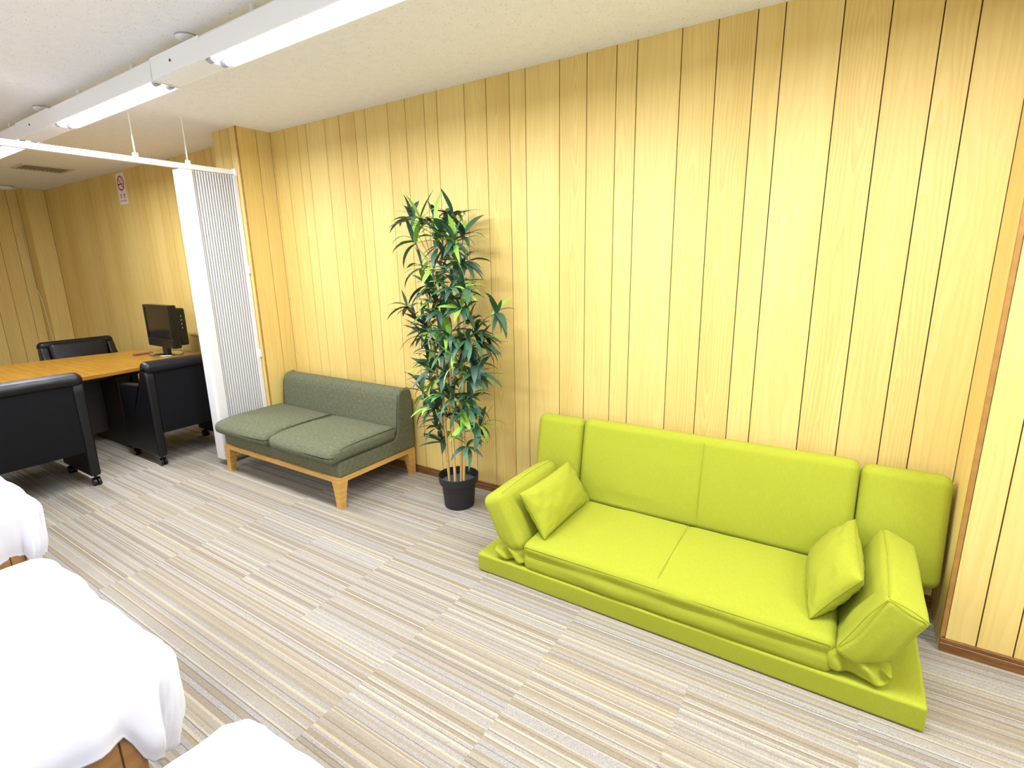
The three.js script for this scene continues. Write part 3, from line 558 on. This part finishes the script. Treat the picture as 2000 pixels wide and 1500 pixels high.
{
  const o = thing('television', 'small black flat television on a chrome foot at the table end', 'television', [-5.28, 0.70, 0.34], -0.02);
  mesh('casing', merge([rbox(-0.25, 0.25, 0.070, 0.455, -0.040, 0.024, 0.012, 3), rbox(-0.225, 0.235, 0.09, 0.425, -0.115, -0.036, 0.02, 3)]), M.blackPlastic, o);
  mesh('bezel', merge([box(-0.25, 0.25, 0.430, 0.454, 0.020, 0.031), box(-0.25, -0.225, 0.150, 0.430, 0.020, 0.031), box(0.225, 0.25, 0.150, 0.430, 0.020, 0.031), rbox(-0.248, 0.248, 0.073, 0.150, 0.016, 0.034, 0.008, 2)]), M.blackPlastic, o);
  mesh('screen', box(-0.225, 0.225, 0.150, 0.430, 0.022, 0.0265), M.screen, o);
  for (let i = 0; i < 4; i++) mesh('button', box(0.2365, 0.2375, 0.35 - i * 0.035, 0.360 - i * 0.035, -0.075, -0.066), M.chrome, o);
  mesh('neck', rbox(-0.045, 0.045, 0.012, 0.085, -0.03, 0.01, 0.008, 2), M.blackPlastic, o);
  const f = new THREE.LatheGeometry([[0, 0], [0.17, 0], [0.175, 0.006], [0.168, 0.012], [0.05, 0.020], [0, 0.020]].map(p => new THREE.Vector2(...p)), 40); f.scale(1, 1, 0.72); mesh('foot', f, M.chrome, o);
  single('power_cord', tube([V(-5.075, 0.87, 0.20), V(-5.02, 0.855, 0.16), V(-4.98, 0.79, 0.10), V(-4.95, 0.72, 0.06), V(-4.94, 0.5, 0.03), V(-4.94, 0.25, 0.02)], 0.003, 40, 6), M.blackPlastic, 'thin black cord running from the television down the wall', 'cord');
  single('remote_control', rbox(-5.50, -5.46, 0.700, 0.716, 0.37, 0.53, 0.006, 2), std({ color: 0x7a4a3c, roughness: 0.5 }), 'small reddish remote lying left of the television foot', 'remote control');
  // wall cable on the far pilaster
  single('wall_cable', tube([V(-8.792, 2.0, 0.235), V(-8.792, 1.72, 0.235), V(-8.79, 1.50, 0.228), V(-8.785, 1.30, 0.222), V(-8.70, 1.12, 0.213), V(-8.66, 0.95, 0.213), V(-8.64, 0.78, 0.213), V(-8.60, 0.60, 0.213), V(-8.585, 0.3, 0.213)], 0.005, 60, 6), M.cord, 'thin cream cable running down beside the far pilaster', 'cable');
}
{ // no smoking notice
  const c = document.createElement('canvas'); c.width = 384; c.height = 640; const k = c.getContext('2d');
  k.fillStyle = '#efe3dc'; k.fillRect(0, 0, 384, 640);
  k.strokeStyle = '#b23a44'; k.lineWidth = 34; k.beginPath(); k.arc(192, 205, 140, 0, Math.PI * 2); k.stroke();
  k.strokeStyle = '#7d2a30'; k.lineWidth = 22; k.beginPath(); k.moveTo(80, 225); k.lineTo(300, 225); k.stroke();
  k.fillStyle = '#2a1214'; k.fillRect(72, 208, 66, 34);
  k.strokeStyle = '#8a3c40'; k.lineWidth = 12; for (const d of [0, 34]) { k.beginPath(); k.moveTo(285 - d, 195); k.bezierCurveTo(290 - d, 160, 250 - d, 165, 252 - d, 130); k.bezierCurveTo(254 - d, 105, 225 - d, 108, 214 - d, 112); k.stroke(); }
  k.strokeStyle = '#b23a44'; k.lineWidth = 30; k.beginPath(); k.moveTo(96, 104); k.lineTo(288, 306); k.stroke();
  k.strokeStyle = '#5a1a1c'; k.lineWidth = 8;
  const line = (...p) => { k.beginPath(); k.moveTo(p[0], p[1]); for (let i = 2; i < p.length; i += 2) k.lineTo(p[i], p[i + 1]); k.stroke(); };
  { const x = 78, y = 420; line(x, y + 12, x + 36, y + 12); line(x + 18, y, x + 18, y + 42); line(x + 16, y + 16, x, y + 38); line(x + 20, y + 16, x + 34, y + 36); line(x + 44, y + 12, x + 80, y + 12); line(x + 62, y, x + 62, y + 42); line(x + 60, y + 16, x + 46, y + 38); line(x + 64, y + 16, x + 80, y + 38); line(x + 14, y + 50, x + 66, y + 50); line(x + 2, y + 64, x + 78, y + 64); line(x + 40, y + 64, x + 40, y + 96, x + 30, y + 92); line(x + 22, y + 74, x + 8, y + 92); line(x + 56, y + 74, x + 72, y + 92); }
  { const x = 226, y = 420; line(x + 16, y, x + 16, y + 44, x + 2, y + 96); line(x + 4, y + 22, x + 2, y + 46); line(x + 30, y + 20, x + 26, y + 42); line(x + 16, y + 50, x + 30, y + 88); line(x + 36, y + 6, x + 88, y + 6); line(x + 40, y + 18, x + 84, y + 18, x + 84, y + 40, x + 40, y + 40, x + 40, y + 18); line(x + 54, y + 6, x + 54, y + 40); line(x + 70, y + 6, x + 70, y + 40); line(x + 40, y + 56, x + 84, y + 56); line(x + 62, y + 46, x + 62, y + 92); line(x + 42, y + 72, x + 82, y + 72); line(x + 34, y + 92, x + 90, y + 92); }
  k.fillStyle = '#b23a44'; k.font = 'bold 46px sans-serif'; k.textAlign = 'center'; k.fillText('NO SMOKING', 192, 582, 310);
  const t = new THREE.CanvasTexture(c); t.colorSpace = THREE.SRGBColorSpace;
  const o = thing('no_smoking_sign', 'white no smoking notice with red ring high on the far wall', 'sign', [-6.425, 2.278, 0.0]);
  mesh('plate', box(-0.095, 0.095, -0.152, 0.152, 0.0005, 0.003), M.white, o);
  const p = new THREE.PlaneGeometry(0.188, 0.302); p.translate(0, 0, 0.0035); mesh('print', p, std({ map: t, roughness: 0.6 }), o);
}

// ------------------------------------------------------------------ beds with white duvets
function bed(x0, x1, z0, labels, opt) {
  const z1 = z0 + 1.98;
  const o = thing('single_bed', labels[0], 'bed', [0, 0, 0], 0, 'single beds in a row');
  const plan = roundedOutline([[x0, -z0], [x1, -z0], [x1, -z1], [x0, -z1]], 0.05, 6);
  const fr = extrude(plan.map(v => [v.x, v.y]), 0.30, 0.006, 2); fr.rotateX(-Math.PI / 2); fr.translate(0, 0.03, 0); boxUV(fr); mesh('frame', fr, M.bedWood, o);
  for (const x of [x0 - 0.001, x1 - 0.001]) mesh('corner_joint', box(x, x + 0.002, 0.034, 0.326, z0 + 0.060, z0 + 0.064), M.groove, o);
  for (const x of [x0 + 0.06, x1 - 0.06]) for (const z of [z0 + 0.08, z1 - 0.08]) mesh('foot', cyl(0.025, 0.025, 0.031, x, 0, z, 14), M.blackPlastic, o);
  const mt = softBox(x1 - x0 - 0.06, 0.14, z1 - z0 - 0.06, 0.05, { n: [10, 3, 16] }); mt.translate((x0 + x1) / 2, 0.372, (z0 + z1) / 2); mesh('mattress', mt, M.mattress, o);
  // duvet: a thick cloth laid over the mattress and hanging at the foot and both sides
  const { top, R, hem, crown, seed, fx0, fx1, fz } = opt, zh = z1 - 0.25, NU = 150, NV = 120, pos = [], idx = [], uv = [];
  const D = 0.46, sheet = (inn) => {
    const base = pos.length / 3;
    for (let j = 0; j <= NV; j++) for (let i = 0; i <= NU; i++) {
      const a = fx0 - D + (fx1 - fx0 + 2 * D) * i / NU, b = fz - D + (zh - fz + D) * j / NV;
      const ex = a < fx0 ? a - fx0 : a > fx1 ? a - fx1 : 0, ez = b < fz ? fz - b : 0;
      let x = clamp(a, fx0, fx1), z = Math.max(b, fz), d = Math.max(Math.abs(ex), ez), l = Math.hypot(ex, ez) || 1, ux = ex / l, uz = -ez / l;
      const peri = ex && ez ? (ex > 0 ? 3 : -3) + Math.atan2(Math.abs(ex), ez) * 0.4 : ez ? x : ex > 0 ? 3.7 + z : -3.7 - z;
      const u = (x - fx0) / (fx1 - fx0), cr = crown * (1 - Math.pow(Math.abs(u * 2 - 1), 2.5)) * smooth(fz - 0.02, fz + 0.35, z);
      const yTop = top + cr + 0.012 * nz(x * 4, z * 4, seed) + 0.008 * nz(x * 9, z * 9, seed + 2) + 0.02 * smooth(fz, fz + 0.6, z);
      const len = hem(ex, ez, x, z, nz(peri * 3.1, seed * 1.7)); const dd = d / D * len, q = Math.PI / 2 * R;
      let out, fall;
      if (dd < q) { out = R * Math.sin(dd / R); fall = R * (1 - Math.cos(dd / R)); } else { const e = dd - q; out = R - 0.10 * e * (0.5 + e); fall = R + e; }
      const wave = smooth(0, 0.30, dd); out += wave * (0.045 * nz(peri * 6.3, dd * 2, seed) + 0.026 * nz(peri * 15, dd * 4, seed + 5));
      out += -0.02 * Math.exp(-(((dd - len) / 0.05) ** 2));
      if (inn) { out -= 0.030; fall += dd > q * 0.5 ? 0 : 0.028; }
      let y = yTop - fall; if (inn && d === 0) y = yTop - 0.03;
      pos.push(x + ux * out, Math.max(y, 0.02), z + uz * out); uv.push(a, b);
    }
    for (let j = 0; j < NV; j++) for (let i = 0; i < NU; i++) { const a = base + j * (NU + 1) + i, e = a + 1, f = a + NU + 1, g = f + 1; inn ? idx.push(a, e, g, a, g, f) : idx.push(a, g, e, a, f, g); }
    return base;
  };
  const A = sheet(false), B = sheet(true), rim = [];
  for (let i = 0; i <= NU; i++) rim.push(i); for (let j = 1; j <= NV; j++) rim.push(j * (NU + 1) + NU); for (let i = NU - 1; i >= 0; i--) rim.push(NV * (NU + 1) + i); for (let j = NV - 1; j >= 1; j--) rim.push(j * (NU + 1));
  for (let k = 0; k < rim.length; k++) { const a = rim[k], b = rim[(k + 1) % rim.length]; idx.push(A + a, A + b, B + b, A + a, B + b, B + a); }
  const g = new THREE.BufferGeometry(); g.setAttribute('position', new THREE.Float32BufferAttribute(pos, 3)); g.setAttribute('uv', new THREE.Float32BufferAttribute(uv, 2)); g.setIndex(idx); g.computeVertexNormals();
  single('duvet', g, M.linen, labels[1], 'duvet', 'white duvets on the beds');
}
bed(-3.90, -3.10, 1.99, ['wooden single bed farthest from the camera, at the left edge', 'white duvet on the bed farthest from the camera, by the black chairs'],
  { top: 0.47, R: 0.08, crown: 0.04, seed: 2, fx0: -3.88, fx1: -3.12, fz: 1.985, hem: (ex, ez, x, z, n) => (ex > 0 && !ez ? 0.33 : 0.36) + 0.06 * n });
bed(-2.33, -1.46, 2.165, ['wooden single bed in the middle, its brown corner showing under the duvet', 'white duvet on the middle bed, hem lifted off a brown bed corner'],
  { top: 0.485, R: 0.085, crown: 0.03, seed: 4, fx0: -2.31, fx1: -1.51, fz: 2.145, hem: (ex, ez, x, z, n) => { const side = ex > 0 && !ez; return side ? 0.235 + 0.14 * smooth(2.225, 2.165, z) + 0.02 * n + 0.10 * smooth(2.36, 2.6, z) : 0.375 + 0.05 * n; } });
bed(-1.0, -0.12, 2.15, ['wooden single bed nearest the camera, at the bottom edge', 'white duvet corner at the bottom edge, on the bed nearest the camera'],
  { top: 0.49, R: 0.085, crown: 0.03, seed: 7, fx0: -1.03, fx1: -0.14, fz: 2.15, hem: (ex, ez, x, z, n) => 0.34 + 0.07 * n });

renderer.render(scene, camera);
